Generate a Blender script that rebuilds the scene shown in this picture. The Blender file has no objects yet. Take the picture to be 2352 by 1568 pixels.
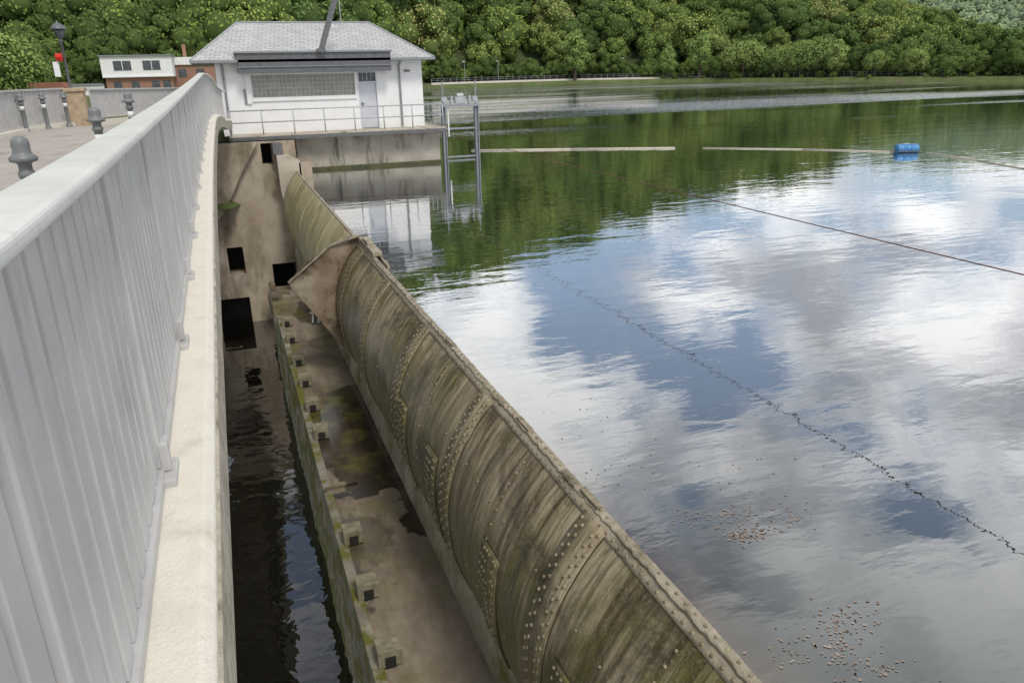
import bpy, math, random
import numpy as np
from mathutils import Vector, Matrix, Euler
random.seed(7); rng=np.random.default_rng(7)
sc=bpy.context.scene
sc.view_settings.view_transform='Standard'; sc.view_settings.look='None'; sc.view_settings.exposure=0
COL=sc.collection
# ---------------- helpers ----------------
def empty(name,loc=(0,0,0)):
    o=bpy.data.objects.new(name,None); o.location=loc; COL.objects.link(o); o.empty_display_size=.1; return o
def mesh(name,V,F,mat=None,parent=None,smooth=False):
    m=bpy.data.meshes.new(name); m.from_pydata([tuple(map(float,v)) for v in V],[],[tuple(f) for f in F]); m.update()
    if smooth: m.polygons.foreach_set('use_smooth',[True]*len(m.polygons))
    o=bpy.data.objects.new(name,m); COL.objects.link(o)
    if mat: m.materials.append(mat)
    if parent: o.parent=parent
    return o
def bevel(o,w=.01,seg=2):
    b=o.modifiers.new('b','BEVEL'); b.width=w; b.segments=seg; b.limit_method='ANGLE'; return o
BF=[(0,3,2,1),(4,5,6,7),(0,1,5,4),(1,2,6,5),(2,3,7,6),(3,0,4,7)]
class MB:
    def __init__(s): s.V=[];s.F=[]
    def box(s,x0,x1,y0,y1,z0,z1):
        n=len(s.V); s.V+=[(x0,y0,z0),(x1,y0,z0),(x1,y1,z0),(x0,y1,z0),(x0,y0,z1),(x1,y0,z1),(x1,y1,z1),(x0,y1,z1)]
        s.F+=[tuple(i+n for i in f) for f in BF]; return s
    def beam(s,a,b,w,d=None,up=(0,0,1)):
        d=d or w; a=Vector(a);b=Vector(b);t=(b-a).normalized();u=Vector(up)
        if abs(t.dot(u))>.95:u=Vector((0,1,0))
        r=t.cross(u).normalized();u=r.cross(t).normalized();n=len(s.V)
        for p in(a,b):
            for i,j in((-1,-1),(1,-1),(1,1),(-1,1)): s.V.append(tuple(p+r*(i*w/2)+u*(j*d/2)))
        s.F+=[(n,n+1,n+2,n+3),(n+7,n+6,n+5,n+4)]+[(n+i,n+4+i,n+4+(i+1)%4,n+(i+1)%4) for i in range(4)]; return s
    def tube(s,a,b,r0,r1=None,k=10):
        r1=r0 if r1 is None else r1
        a=Vector(a);b=Vector(b);t=(b-a).normalized();u=Vector((0,0,1)) if abs(t.z)<.9 else Vector((1,0,0))
        x=t.cross(u).normalized();y=t.cross(x);n=len(s.V)
        for p,r in((a,r0),(b,r1)):
            for i in range(k):
                c=2*math.pi*i/k; s.V.append(tuple(p+x*math.cos(c)*r+y*math.sin(c)*r))
        s.F+=[(n+i,n+(i+1)%k,n+k+(i+1)%k,n+k+i) for i in range(k)]+[tuple(range(n+k-1,n-1,-1)),tuple(range(n+k,n+2*k))]; return s
    def lathe(s,c,prof,k=16):
        n=len(s.V)
        for r,z in prof:
            for i in range(k):
                a=2*math.pi*i/k; s.V.append((c[0]+r*math.cos(a),c[1]+r*math.sin(a),c[2]+z))
        for j in range(len(prof)-1):
            for i in range(k): s.F.append((n+j*k+i,n+j*k+(i+1)%k,n+(j+1)*k+(i+1)%k,n+(j+1)*k+i))
        s.F.append(tuple(range(n+(len(prof)-1)*k,n+len(prof)*k))); return s
    def rivet(s,p,nrm,r):
        p=Vector(p);nv=Vector(nrm).normalized();u=nv.cross(Vector((0,1,0)) if abs(nv.y)<.9 else Vector((1,0,0))).normalized();w=nv.cross(u);n=len(s.V)
        for rr,h in((1,0),(.75,.55)):
            for i in range(7):
                a=2*math.pi*i/7; s.V.append(tuple(p+(u*math.cos(a)+w*math.sin(a))*r*rr+nv*r*h))
        s.V.append(tuple(p+nv*r*.85))
        for i in range(7):
            j=(i+1)%7; s.F+=[(n+i,n+j,n+7+j,n+7+i),(n+7+i,n+7+j,n+14)]
        return s
    def out(s,name,mat,parent=None,smooth=False,bev=0):
        o=mesh(name,s.V,s.F,mat,parent,smooth)
        if bev: bevel(o,bev)
        return o
# ---------------- materials ----------------
def newmat(name):
    m=bpy.data.materials.new(name); m.use_nodes=True; nt=m.node_tree; return m,nt,nt.nodes['Principled BSDF']
def N(nt,t,**k):
    n=nt.nodes.new(t)
    for a,b in k.items(): setattr(n,a,b)
    return n
def noise(nt,scale,detail=6,vec=None,rough=.6,stretch=None,dist=0):
    n=N(nt,'ShaderNodeTexNoise'); n.inputs['Scale'].default_value=scale; n.inputs['Detail'].default_value=detail; n.inputs['Roughness'].default_value=rough; n.inputs['Distortion'].default_value=dist
    tc=N(nt,'ShaderNodeTexCoord'); src=tc.outputs['Object']
    if stretch:
        mp=N(nt,'ShaderNodeMapping'); mp.inputs['Scale'].default_value=stretch; nt.links.new(src,mp.inputs[0]); src=mp.outputs[0]
    nt.links.new(src,n.inputs['Vector']); return n.outputs['Fac']
def ramp(nt,fac,stops):
    r=N(nt,'ShaderNodeValToRGB'); e=r.color_ramp.elements
    while len(e)<len(stops): e.new(.5)
    for i,(p,c) in enumerate(stops):
        e[i].position=p; e[i].color=(*c,1) if len(c)==3 else c
    nt.links.new(fac,r.inputs[0]); return r.outputs[0]
def mix(nt,f,a,b,mode='MIX'):
    m=N(nt,'ShaderNodeMix',data_type='RGBA',blend_type=mode)
    if isinstance(f,(int,float)): m.inputs[0].default_value=f
    else: nt.links.new(f,m.inputs[0])
    for i,v in((6,a),(7,b)):
        if isinstance(v,tuple): m.inputs[i].default_value=(*v,1)
        else: nt.links.new(v,m.inputs[i])
    return m.outputs[2]
def mrange(nt,src,a,b,c,d):
    r=N(nt,'ShaderNodeMapRange'); nt.links.new(src,r.inputs[0])
    for i,v in enumerate((a,b,c,d)): r.inputs[i+1].default_value=v
    return r.outputs[0]
def xyz(nt):
    tc=N(nt,'ShaderNodeTexCoord'); sx=N(nt,'ShaderNodeSeparateXYZ'); nt.links.new(tc.outputs['Object'],sx.inputs[0]); return sx.outputs
def mth(nt,op,a,b=None):
    m=N(nt,'ShaderNodeMath',operation=op)
    for i,v in enumerate((a,b)):
        if v is None: continue
        if isinstance(v,(int,float)): m.inputs[i].default_value=v
        else: nt.links.new(v,m.inputs[i])
    return m.outputs[0]
def bump(nt,p,h,st=.3,d=.02):
    b=N(nt,'ShaderNodeBump'); b.inputs['Strength'].default_value=st; b.inputs['Distance'].default_value=d
    nt.links.new(h,b.inputs['Height']); nt.links.new(b.outputs[0],p.inputs['Normal'])
def surf(name,stops,scale=3,rough=.7,bs=.2,bd=.01,fine=60,metal=0,stretch=None,dirt=None,dirtscale=1.2,dirtramp=(.5,.7),dirtstretch=None):
    m,nt,p=newmat(name); c=ramp(nt,noise(nt,scale,5,stretch=stretch),stops)
    if dirt: 
        d=ramp(nt,noise(nt,dirtscale,6,stretch=dirtstretch or stretch,rough=.65),[(dirtramp[0],(0,0,0)),(dirtramp[1],(1,1,1))]); c=mix(nt,d,c,dirt)
    nt.links.new(c,p.inputs['Base Color']); p.inputs['Roughness'].default_value=rough; p.inputs['Metallic'].default_value=metal
    if bs: bump(nt,p,noise(nt,fine,3),bs,bd)
    return m
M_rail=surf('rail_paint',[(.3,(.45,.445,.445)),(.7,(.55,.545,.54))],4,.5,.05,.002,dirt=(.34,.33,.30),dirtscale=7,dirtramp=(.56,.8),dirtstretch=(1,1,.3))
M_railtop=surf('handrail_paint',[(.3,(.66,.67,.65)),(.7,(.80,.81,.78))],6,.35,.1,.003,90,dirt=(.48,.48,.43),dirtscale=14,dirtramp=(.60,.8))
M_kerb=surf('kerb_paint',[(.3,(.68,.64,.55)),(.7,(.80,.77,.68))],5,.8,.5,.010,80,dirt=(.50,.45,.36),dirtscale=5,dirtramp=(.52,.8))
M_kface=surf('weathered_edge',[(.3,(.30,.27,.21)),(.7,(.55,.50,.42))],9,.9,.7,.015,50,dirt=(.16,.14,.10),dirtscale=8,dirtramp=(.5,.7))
M_road=surf('road_asphalt',[(.3,(.33,.30,.27)),(.7,(.43,.40,.36))],3,.9,.3,.01,90,dirt=(.25,.22,.19),dirtscale=.8,dirtramp=(.52,.7))
M_white=surf('white_render',[(.3,(.76,.76,.76)),(.7,(.82,.82,.82))],2,.8,.15,.005,60,dirt=(.62,.61,.58),dirtscale=1.3,dirtramp=(.62,.85))
M_slate=surf('dark_slate',[(.3,(.09,.095,.105)),(.7,(.14,.145,.155))],8,.5,.2,.005,30)
M_trim=surf('grey_trim',[(.3,(.2,.22,.23)),(.7,(.26,.28,.29))],8,.5,0)
M_steel=surf('galvanised_steel',[(.3,(.34,.36,.38)),(.7,(.46,.48,.49))],7,.5,.1,.004,50,metal=.2)
M_gsteel=surf('gate_frame_steel',[(.3,(.22,.24,.27)),(.7,(.32,.34,.37))],7,.5,.1,.004,50,metal=.2)
M_dsteel=surf('dark_steel',[(.3,(.1,.105,.11)),(.7,(.16,.165,.17))],7,.5,.1,.004,50,metal=.2)
M_conc=surf('stained_concrete',[(.25,(.24,.19,.13)),(.5,(.40,.335,.255)),(.75,(.50,.44,.35))],.7,.85,.3,.02,25,dirt=(.12,.095,.06),dirtscale=1.1,dirtramp=(.48,.72),dirtstretch=(1.2,1,.5))
M_conc2=surf('pale_concrete',[(.25,(.38,.34,.27)),(.75,(.54,.49,.41))],1.2,.85,.3,.02,25,dirt=(.2,.17,.12),dirtscale=2,dirtramp=(.52,.76),dirtstretch=(1,1,.4))
M_sill=surf('sill_concrete',[(.25,(.22,.19,.14)),(.75,(.44,.40,.33))],1.6,.85,.3,.02,25,dirt=(.12,.125,.035),dirtscale=1.3,dirtramp=(.46,.66))
M_base=surf('basin_wall_concrete',[(.25,(.26,.24,.20)),(.75,(.44,.41,.35))],1.5,.85,.3,.02,25,dirt=(.10,.09,.07),dirtscale=1.5,dirtramp=(.53,.68),dirtstretch=(1.6,1,.25))
M_algae=surf('algae_concrete',[(.3,(.035,.04,.015)),(.7,(.10,.10,.04))],5,.7,.4,.02,25)
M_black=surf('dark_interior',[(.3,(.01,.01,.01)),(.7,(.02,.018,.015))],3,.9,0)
M_boll=surf('bollard_paint',[(.3,(.15,.16,.165)),(.7,(.21,.22,.225))],8,.45,.1,.003)
M_bandw=surf('white_band',[(.3,(.7,.7,.7)),(.7,(.8,.8,.8))],8,.5,0)
M_sand=surf('sandstone',[(.3,(.34,.25,.16)),(.7,(.5,.4,.28))],6,.85,.3,.01,40)
M_brick=surf('red_brick',[(.3,(.28,.15,.10)),(.7,(.38,.22,.16))],12,.9,.2,.01)
M_roofred=surf('tile_roof',[(.3,(.22,.08,.06)),(.7,(.3,.13,.09))],6,.9,.2,.02)
M_glass=surf('window_glass',[(.4,(.05,.06,.07)),(.6,(.10,.11,.12))],3,.15,0)
M_wood=surf('weathered_timber',[(.3,(.40,.36,.29)),(.7,(.56,.52,.44))],10,.8,.2,.01)
def apron_mat():
    m,nt,p=newmat('apron_concrete')
    c=ramp(nt,noise(nt,.9,7,stretch=(1,.45,1),rough=.7),[(.34,(.085,.065,.042)),(.46,(.165,.132,.094)),(.58,(.26,.215,.16)),(.72,(.35,.30,.235))])
    s=xyz(nt)
    b=mth(nt,'ABSOLUTE',mth(nt,'SUBTRACT',s[1],13.6))
    d=mth(nt,'SUBTRACT',b,mth(nt,'MULTIPLY',noise(nt,1.1,6,rough=.5),6.5)); e=mth(nt,'SUBTRACT',d,mth(nt,'MULTIPLY',s[0],1.6))
    wet=mrange(nt,e,-3.35,-3.15,1,0)
    pud=ramp(nt,noise(nt,.75,6,rough=.55,stretch=(1,.6,1)),[(.55,(0,0,0)),(.575,(1,1,1))]); wet=mth(nt,'MAXIMUM',wet,mth(nt,'MULTIPLY',pud,.7))
    c2=mix(nt,wet,c,mix(nt,1.0,c,(.20,.19,.19),'MULTIPLY'))
    mo=ramp(nt,noise(nt,1.6,7,rough=.7),[(.48,(0,0,0)),(.66,(1,1,1))]); far=mrange(nt,s[1],7,17,.4,.8); mo2=mth(nt,'MULTIPLY',mo,far)
    c3=mix(nt,mo2,c2,(.15,.14,.035))
    nt.links.new(c3,p.inputs['Base Color'])
    nt.links.new(mrange(nt,wet,0,1,.75,.12),p.inputs['Roughness'])
    bump(nt,p,noise(nt,22,4),.25,.01); return m
M_apron=apron_mat()
M_apside=surf('mossy_wall',[(.3,(.12,.11,.08)),(.6,(.28,.26,.21)),(.8,(.40,.37,.32))],2,.85,.5,.03,18,dirt=(.12,.12,.018),dirtscale=1.8,dirtramp=(.46,.56))
def flap_mat(name,base,dark,green,lightc,darkamt,lowamt,gth=.44):
    m,nt,p=newmat(name)
    n1=noise(nt,1,7,stretch=(.45,4.2,.45),rough=.72,dist=.35); c=ramp(nt,n1,[(.32,dark),(.43,base),(.54,lightc),(.64,base),(.76,dark)])
    gr=ramp(nt,noise(nt,1,6,stretch=(.6,1.0,.6),rough=.68,dist=.5),[(gth,(0,0,0)),(gth+.14,(1,1,1))]); c=mix(nt,mix(nt,.8,(0,0,0),gr),c,green)
    st=ramp(nt,noise(nt,1,7,stretch=(.9,13,.9),rough=.78,dist=.4),[(.47,(0,0,0)),(.59,(1,1,1))]); c=mix(nt,mix(nt,darkamt,(0,0,0),st),c,dark)
    lt=ramp(nt,noise(nt,1.3,6,stretch=(.5,9,.5),rough=.75,dist=.5),[(.55,(0,0,0)),(.64,(1,1,1))]); c=mix(nt,mix(nt,.6,(0,0,0),lt),c,lightc)
    dk=ramp(nt,noise(nt,1,5,stretch=(.85,.75,.85),rough=.65,dist=.6),[(.48,(0,0,0)),(.60,(1,1,1))]); c=mix(nt,mix(nt,darkamt,(0,0,0),dk),c,tuple(k*.8 for k in dark))
    s=xyz(nt)
    c=mix(nt,mrange(nt,s[2],-.3,-1.9,0,lowamt),c,mix(nt,.6,green,dark))
    sp=ramp(nt,noise(nt,38,4),[(.54,(0,0,0)),(.66,(1,1,1))]); c=mix(nt,mix(nt,.3,(0,0,0),sp),c,lightc)
    nt.links.new(c,p.inputs['Base Color']); nt.links.new(mrange(nt,st,0,1,.55,.33),p.inputs['Roughness'])
    bump(nt,p,noise(nt,35,4,stretch=(1,1.6,1)),.35,.01); return m
M_flap=flap_mat('rusty_flap_steel',(.225,.172,.10),(.045,.032,.018),(.115,.115,.018),(.44,.375,.255),.72,.85,.46)
M_flap2=flap_mat('pale_flap_steel',(.36,.31,.15),(.17,.135,.06),(.25,.24,.07),(.54,.50,.32),.4,.2,.5)
M_rivet=surf('rivet_steel',[(.3,(.14,.11,.065)),(.7,(.36,.31,.2))],9,.45,0,metal=.1)
M_fin=surf('fin_plate_steel',[(.3,(.14,.09,.05)),(.5,(.28,.22,.15)),(.7,(.42,.38,.29))],1.1,.6,.3,.01,30,dirt=(.075,.045,.02),dirtscale=1.4,dirtramp=(.46,.60))
M_crest=surf('crest_steel',[(.3,(.20,.165,.11)),(.6,(.36,.32,.24)),(.8,(.52,.47,.38))],6,.7,.5,.012,50,stretch=(1,.6,1),dirt=(.10,.08,.05),dirtscale=4,dirtramp=(.55,.7))
def roof_mat():
    m,nt,p=newmat('slate_roof'); tc=N(nt,'ShaderNodeTexCoord'); br=N(nt,'ShaderNodeTexBrick'); mp=N(nt,'ShaderNodeMapping'); mp.inputs['Scale'].default_value=(1,1.15,1); mp.inputs['Rotation'].default_value=(0,0,.12)
    nt.links.new(tc.outputs['Object'],mp.inputs[0]); nt.links.new(mp.outputs[0],br.inputs[0])
    br.inputs['Scale'].default_value=1; br.inputs['Brick Width'].default_value=.34; br.inputs['Row Height'].default_value=.24; br.inputs['Mortar Size'].default_value=.018; br.inputs['Mortar Smooth'].default_value=.3
    br.inputs['Color1'].default_value=(.38,.385,.38,1); br.inputs['Color2'].default_value=(.52,.52,.51,1); br.inputs['Mortar'].default_value=(.14,.14,.14,1)
    c=mix(nt,.3,br.outputs[0],ramp(nt,noise(nt,1.5,6),[(.3,(.25,.26,.26)),(.7,(.6,.6,.58))]))
    nt.links.new(c,p.inputs['Base Color']); p.inputs['Roughness'].default_value=.42; bump(nt,p,br.outputs['Fac'],-.4,.02); return m
M_roof=roof_mat()
def water_mat(name,body,stops,lake=True):
    m=bpy.data.materials.new(name); m.use_nodes=True; nt=m.node_tree; nt.nodes.clear(); out=N(nt,'ShaderNodeOutputMaterial')
    d=N(nt,'ShaderNodeBsdfDiffuse'); gl=N(nt,'ShaderNodeBsdfGlossy'); mx=N(nt,'ShaderNodeMixShader'); lw=N(nt,'ShaderNodeLayerWeight'); lw.inputs[0].default_value=.5
    f=ramp(nt,lw.outputs['Facing'],[(a,(b,b,b)) for a,b in stops]); nt.links.new(f,mx.inputs[0]); nt.links.new(d.outputs[0],mx.inputs[1]); nt.links.new(gl.outputs[0],mx.inputs[2]); nt.links.new(mx.outputs[0],out.inputs[0])
    gl.inputs['Roughness'].default_value=.01; gl.inputs['Color'].default_value=(.97,.98,1,1)
    bc=ramp(nt,noise(nt,.25,4),[(.35,body),(.7,tuple(k*1.6 for k in body))])
    s=xyz(nt)
    if lake:
        bc=mix(nt,mrange(nt,mth(nt,'ADD',s[0],mth(nt,'MULTIPLY',noise(nt,.8,4),.6)),2.95,3.5,1,0),bc,(.085,.06,.035))
        n1=mth(nt,'MULTIPLY',noise(nt,1,3,stretch=(1.6,4.0,1),rough=.5),.0034)
        n2=mth(nt,'MULTIPLY',noise(nt,1,2,stretch=(.25,.8,1)),.009)
        wy=mth(nt,'MULTIPLY',mrange(nt,s[1],42,58,0,1),ramp(nt,noise(nt,1,3,stretch=(.006,.04,1)),[(.46,(0,0,0)),(.56,(1,1,1))]))
        n3=mth(nt,'MULTIPLY',mth(nt,'MULTIPLY',noise(nt,1,3,stretch=(1.2,2.2,1)),wy),.22)
        mid=mth(nt,'MULTIPLY',mrange(nt,s[1],12,40,0,.008),noise(nt,1,3,stretch=(.9,2.0,1)))
        h=mth(nt,'ADD',mth(nt,'ADD',n1,n2),mth(nt,'ADD',n3,mid))
    else:
        n1=mth(nt,'MULTIPLY',noise(nt,1,2,stretch=(1.6,2.2,1),rough=.45,dist=.6),.011); n2=mth(nt,'MULTIPLY',noise(nt,1,2,stretch=(.5,.9,1)),.025); h=mth(nt,'ADD',n1,n2)
    nt.links.new(bc,d.inputs[0])
    b=N(nt,'ShaderNodeBump'); b.inputs['Distance'].default_value=1; nt.links.new(h,b.inputs['Height']); b.inputs['Strength'].default_value=1; nt.links.new(b.outputs[0],gl.inputs['Normal'])
    return m
M_lake=water_mat('lake_water',(.014,.022,.020),[(.0,.05),(.234,.075),(.36,.14),(.47,.30),(.577,.50),(.74,.74),(.913,.92)])
M_low=water_mat('channel_water',(.004,.004,.003),[(.0,.05),(.3,.10),(.6,.25),(.9,.8)],False)
def leaf_mat(name,stops,haze=0,trans=0,hz=(.30,.38,.32)):
    m,nt,p=newmat(name); oi=N(nt,'ShaderNodeObjectInfo'); c=ramp(nt,oi.outputs['Random'],stops)
    if haze: c=mix(nt,haze,c,hz)  # distance haze mixed straight into the base colour
    nt.nodes.remove(p); df=N(nt,'ShaderNodeBsdfDiffuse'); nt.links.new(c,df.inputs[0]); o=df.outputs[0]
    if trans:
        tr=N(nt,'ShaderNodeBsdfTranslucent'); nt.links.new(c,tr.inputs[0]); mx=N(nt,'ShaderNodeMixShader'); mx.inputs[0].default_value=trans
        nt.links.new(o,mx.inputs[1]); nt.links.new(tr.outputs[0],mx.inputs[2]); o=mx.outputs[0]
    nt.links.new(o,nt.nodes['Material Output'].inputs[0])
    return m
LS=[(0,(.10,.155,.055)),(.2,(.15,.23,.06)),(.4,(.14,.24,.085)),(.6,(.22,.31,.07)),(.78,(.29,.37,.085)),(.92,(.37,.41,.11)),(1,(.40,.37,.16))]
M_leaf=leaf_mat('forest_leaves',LS)
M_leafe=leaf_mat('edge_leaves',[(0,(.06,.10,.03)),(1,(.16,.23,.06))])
M_leafl=leaf_mat('shore_leaves',[(0,(.25,.36,.11)),(1,(.36,.46,.15))],0,.2)
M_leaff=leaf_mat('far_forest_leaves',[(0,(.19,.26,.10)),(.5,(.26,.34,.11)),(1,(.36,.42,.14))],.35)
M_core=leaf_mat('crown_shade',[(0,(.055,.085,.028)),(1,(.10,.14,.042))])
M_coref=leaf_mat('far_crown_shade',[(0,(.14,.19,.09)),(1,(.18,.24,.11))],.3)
M_bark=surf('bark',[(.3,(.08,.06,.045)),(.7,(.16,.13,.10))],8,.9,.3,.02)
M_bankgrass=surf('bank_ground',[(.3,(.06,.085,.022)),(.7,(.12,.155,.045))],.4,.95,.3,.05,4,dirt=(.11,.095,.055),dirtscale=.2,dirtramp=(.52,.68))
M_forestfloor=surf('forest_floor',[(.3,(.04,.055,.02)),(.7,(.08,.10,.035))],.2,.95,0)
M_path=surf('path_stone',[(.3,(.38,.36,.31)),(.7,(.5,.47,.42))],1,.9,0)
# ---------------- camera ----------------
yaw=math.radians(20.17);pit=math.radians(19.8);ro=math.radians(1.26)
cd=bpy.data.cameras.new('camera'); cam=bpy.data.objects.new('camera',cd); COL.objects.link(cam); sc.camera=cam
cd.sensor_width=36; cd.lens=36*1730/2352; cd.clip_start=.05; cd.clip_end=5000
Rm=Matrix.Rotation(-yaw,4,'Z')@Matrix.Rotation(math.pi/2-pit,4,'X')@Matrix.Rotation(-ro,4,'Z')
cam.matrix_world=Matrix.Translation((0,0,3.8))@Rm
# ---------------- world + sun ----------------
w=bpy.data.worlds.new('World'); sc.world=w; w.use_nodes=True; nt=w.node_tree; bg=nt.nodes['Background']
EL,AZI=math.radians(54),math.radians(168)
sky=N(nt,'ShaderNodeTexSky',sky_type='NISHITA'); sky.sun_disc=False; sky.sun_elevation=EL; sky.sun_rotation=AZI
tc=N(nt,'ShaderNodeTexCoord'); sx=N(nt,'ShaderNodeSeparateXYZ'); nt.links.new(tc.outputs['Generated'],sx.inputs[0])
zb=mth(nt,'ADD',mth(nt,'MAXIMUM',sx.outputs[2],0),.20)
cv=N(nt,'ShaderNodeCombineXYZ'); nt.links.new(mth(nt,'DIVIDE',sx.outputs[0],zb),cv.inputs[0]); nt.links.new(mth(nt,'DIVIDE',sx.outputs[1],zb),cv.inputs[1]); cv.inputs[2].default_value=3.3
def wn(sc_,det,off,rough=.6,dist=0):
    mp=N(nt,'ShaderNodeMapping'); mp.inputs['Location'].default_value=off; nt.links.new(cv.outputs[0],mp.inputs[0])
    n=N(nt,'ShaderNodeTexNoise'); n.inputs['Scale'].default_value=sc_; n.inputs['Detail'].default_value=det; n.inputs['Roughness'].default_value=rough; n.inputs['Distortion'].default_value=dist
    nt.links.new(mp.outputs[0],n.inputs[0]); return n.outputs['Fac']
cover=ramp(nt,wn(2.1,9,(1.7,.6,0),.56,.15),[(.42,(0,0,0)),(.48,(.65,.65,.65)),(.56,(1,1,1))])
shade=ramp(nt,wn(2.6,6,(5,2,1),.52,.2),[(.38,(4.8,4.9,5.2)),(.48,(8.8,8.8,9.0)),(.57,(13.2,13.1,12.9))])
skyc=mix(nt,.22,mix(nt,1,sky.outputs[0],(1.3,1.3,1.3),'MULTIPLY'),(7.5,8.0,8.6))
nt.links.new(mix(nt,cover,skyc,shade),bg.inputs[0]); bg.inputs[1].default_value=.1
sl=bpy.data.lights.new('sun','SUN'); sl.energy=2.0; sl.angle=math.radians(14); sl.color=(1,.94,.85); so=bpy.data.objects.new('sun',sl); COL.objects.link(so)
sd=Vector((math.sin(AZI)*math.cos(EL),math.cos(AZI)*math.cos(EL),math.sin(EL)))
so.rotation_euler=(-sd).to_track_quat('-Z','Y').to_euler(); so.location=(0,0,30)
# ---------------- water ----------------
mesh('lake_water',[(2.62,-200,0),(900,-200,0),(900,900,0),(2.62,900,0)],[(0,1,2,3)],M_lake)
mesh('channel_water',[(-80,-80,-5.9),(2.6,-80,-5.9),(2.6,32.5,-5.9),(-80,32.5,-5.9)],[(0,1,2,3)],M_low)
# ---------------- bridge ----------------
def zk(y):
    if y<20: return 2.555+.0007*max(y,0)**2
    if y<22: return 2.835-.002*(y-20)**2
    return 2.827-.0105*(y-22)**2 if y<28 else 2.449-.05*(y-28)
def xo(y): return .13*max(0,(y-7)/14)**2 + (.02*(y-22) if y>22 else 0)
ys=[-4+.5*i for i in range(74)]
def sweep(name,prof,mat,parent,smooth=False):
    V=[];F=[];k=len(prof)
    for y in ys:
        for (x,z) in prof: V.append((x+xo(y),y,z+zk(y)))
    for j in range(len(ys)-1):
        for i in range(k): F.append((j*k+i,j*k+(i+1)%k,(j+1)*k+(i+1)%k,(j+1)*k+i))
    F+= [tuple(range(k)),tuple(range((len(ys)-1)*k+k-1,(len(ys)-1)*k-1,-1))]
    return mesh(name,V,F,mat,parent,smooth)
br=empty('road_bridge')
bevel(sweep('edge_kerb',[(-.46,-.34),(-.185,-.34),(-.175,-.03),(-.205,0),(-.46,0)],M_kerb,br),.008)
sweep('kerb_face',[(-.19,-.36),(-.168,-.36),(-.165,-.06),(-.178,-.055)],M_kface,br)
V=[];F=[];XS=[-.462,-1.5,-3,-4.5,-6.6]
for y in ys:
    for i,x in enumerate(XS):
        t=i/(len(XS)-1); V.append((x+(xo(y) if i==0 else 0),y,(zk(y)-.1)*(1-t)+2.45*t))
k=len(XS)
for j in range(len(ys)-1):
    for i in range(k-1): F.append((j*k+i,j*k+i+1,(j+1)*k+i+1,(j+1)*k+i))
mesh('road_surface',V,F,M_road,br)
MB().box(-7,-.47,-4,32.4,1.7,2.1).out('deck_slab',M_conc,br)
rl=empty('bridge_railing')
bevel(sweep('handrail',[(-.405,1.015),(-.28,1.015),(-.28,1.052),(-.405,1.052)],M_railtop,rl),.014,4)
sweep('bottom_rail',[(-.395,.004),(-.322,.004),(-.322,.04),(-.395,.04)],M_rail,rl)
b=MB();y=-2.
while y<31.5:
    X=xo(y);z=zk(y); b.box(-.378+X,-.338+X,y,y+.088,z+.041,z+1.014); y+=.124
b.out('balusters',M_rail,rl,bev=.003)
b=MB();y=-1.65
while y<31.5:
    X=xo(y);z=zk(y); b.box(-.385+X,-.322+X,y,y+.05,z+.041,z+1.014); b.box(-.41+X,-.285+X,y-.06,y+.11,z-.005,z+.028); b.box(-.335+X,-.30+X,y,y+.05,z+.029,z+.13); y+=1.364
b.out('posts',M_rail,rl,bev=.006)
def fence(name,pts,h,pitch,w=.085,mat=M_rail):
    P=empty(name); B=MB()
    for (a,c) in zip(pts[:-1],pts[1:]):
        A=Vector(a);C=Vector(c);L=(C-A).length;n=int(L/pitch);t=(C-A)/L
        for i in range(n):
            p=A+t*(i*pitch); q=p+t*w
            B.beam((p+Vector((0,0,h/2+.04))),(q+Vector((0,0,h/2+.04))),.03,h-.08)
        B.beam(A+Vector((0,0,h)),C+Vector((0,0,h)),.12,.05); B.beam(A+Vector((0,0,.1)),C+Vector((0,0,.1)),.05,.03)
    B.out('bars',mat,P); K=MB()
    for (a,c) in zip(pts[:-1],pts[1:]): K.beam(Vector(a)+Vector((0,0,-.08)),Vector(c)+Vector((0,0,-.08)),.36,.2)
    K.out('kerb',M_kerb,P); return P
fence('bridge_railing',[(-6.3,4,2.52),(-5.4,20,2.55),(-5.0,25.4,2.55),(-4.3,27.3,2.55)],1.0,.118)
fence('bridge_railing',[(-3.7,28.1,2.55),(-2.6,31,2.5),(-1.2,34.5,2.45)],.95,.118)
gp=empty('sandstone_pillar'); MB().box(-4.25,-3.75,27.25,27.75,2.4,3.45).out('shaft',M_sand,gp,bev=.02); MB().box(-4.3,-3.7,27.2,27.8,3.45,3.56).out('cap',M_sand,gp,bev=.02)
def bollard(x,y,z,s=1,f=.66):
    P=empty('bollard',(x,y,z)); P.scale=(s,s,s)
    MB().lathe((0,0,0),[(r*f,zz) for r,zz in[(.1,0),(.1,.06),(.07,.1),(.062,.12),(.06,.74),(.075,.745),(.08,.775),(.062,.79),(.062,.83),(.075,.84),(.125,.85),(.13,.875),(.10,.89),(.08,.91),(.085,.96),(.075,.99),(.04,1.01),(.001,1.015)]],20).out('post',M_boll,P,True)
    MB().lathe((0,0,0),[(.061*f,.60),(.064*f,.60),(.064*f,.70),(.061*f,.70)],20).out('white_band',M_bandw,P,True)
bollard(-1.24,5.9,2.45);bollard(-1.38,10.6,2.47,1,.8);bollard(-1.42,15.2,2.56,1,.8);bollard(-4.93,24.6,2.45,1,.9);bollard(-4.62,25.8,2.45,1,.9);bollard(-4.2,26.6,2.45,1,.9)
lp=empty('street_lamp',(-4.62,31,2.4)); MB().lathe((0,0,0),[(.09,0),(.09,.3),(.06,.34),(.05,1.2),(.042,2.6),(.07,2.62),(.07,2.66),(.05,2.7)],14).out('pole',M_dsteel,lp,True)
MB().lathe((0,0,2.7),[(.05,0),(.13,.06),(.17,.2),(.18,.3)],16).out('glass',M_glass,lp,True)
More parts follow.
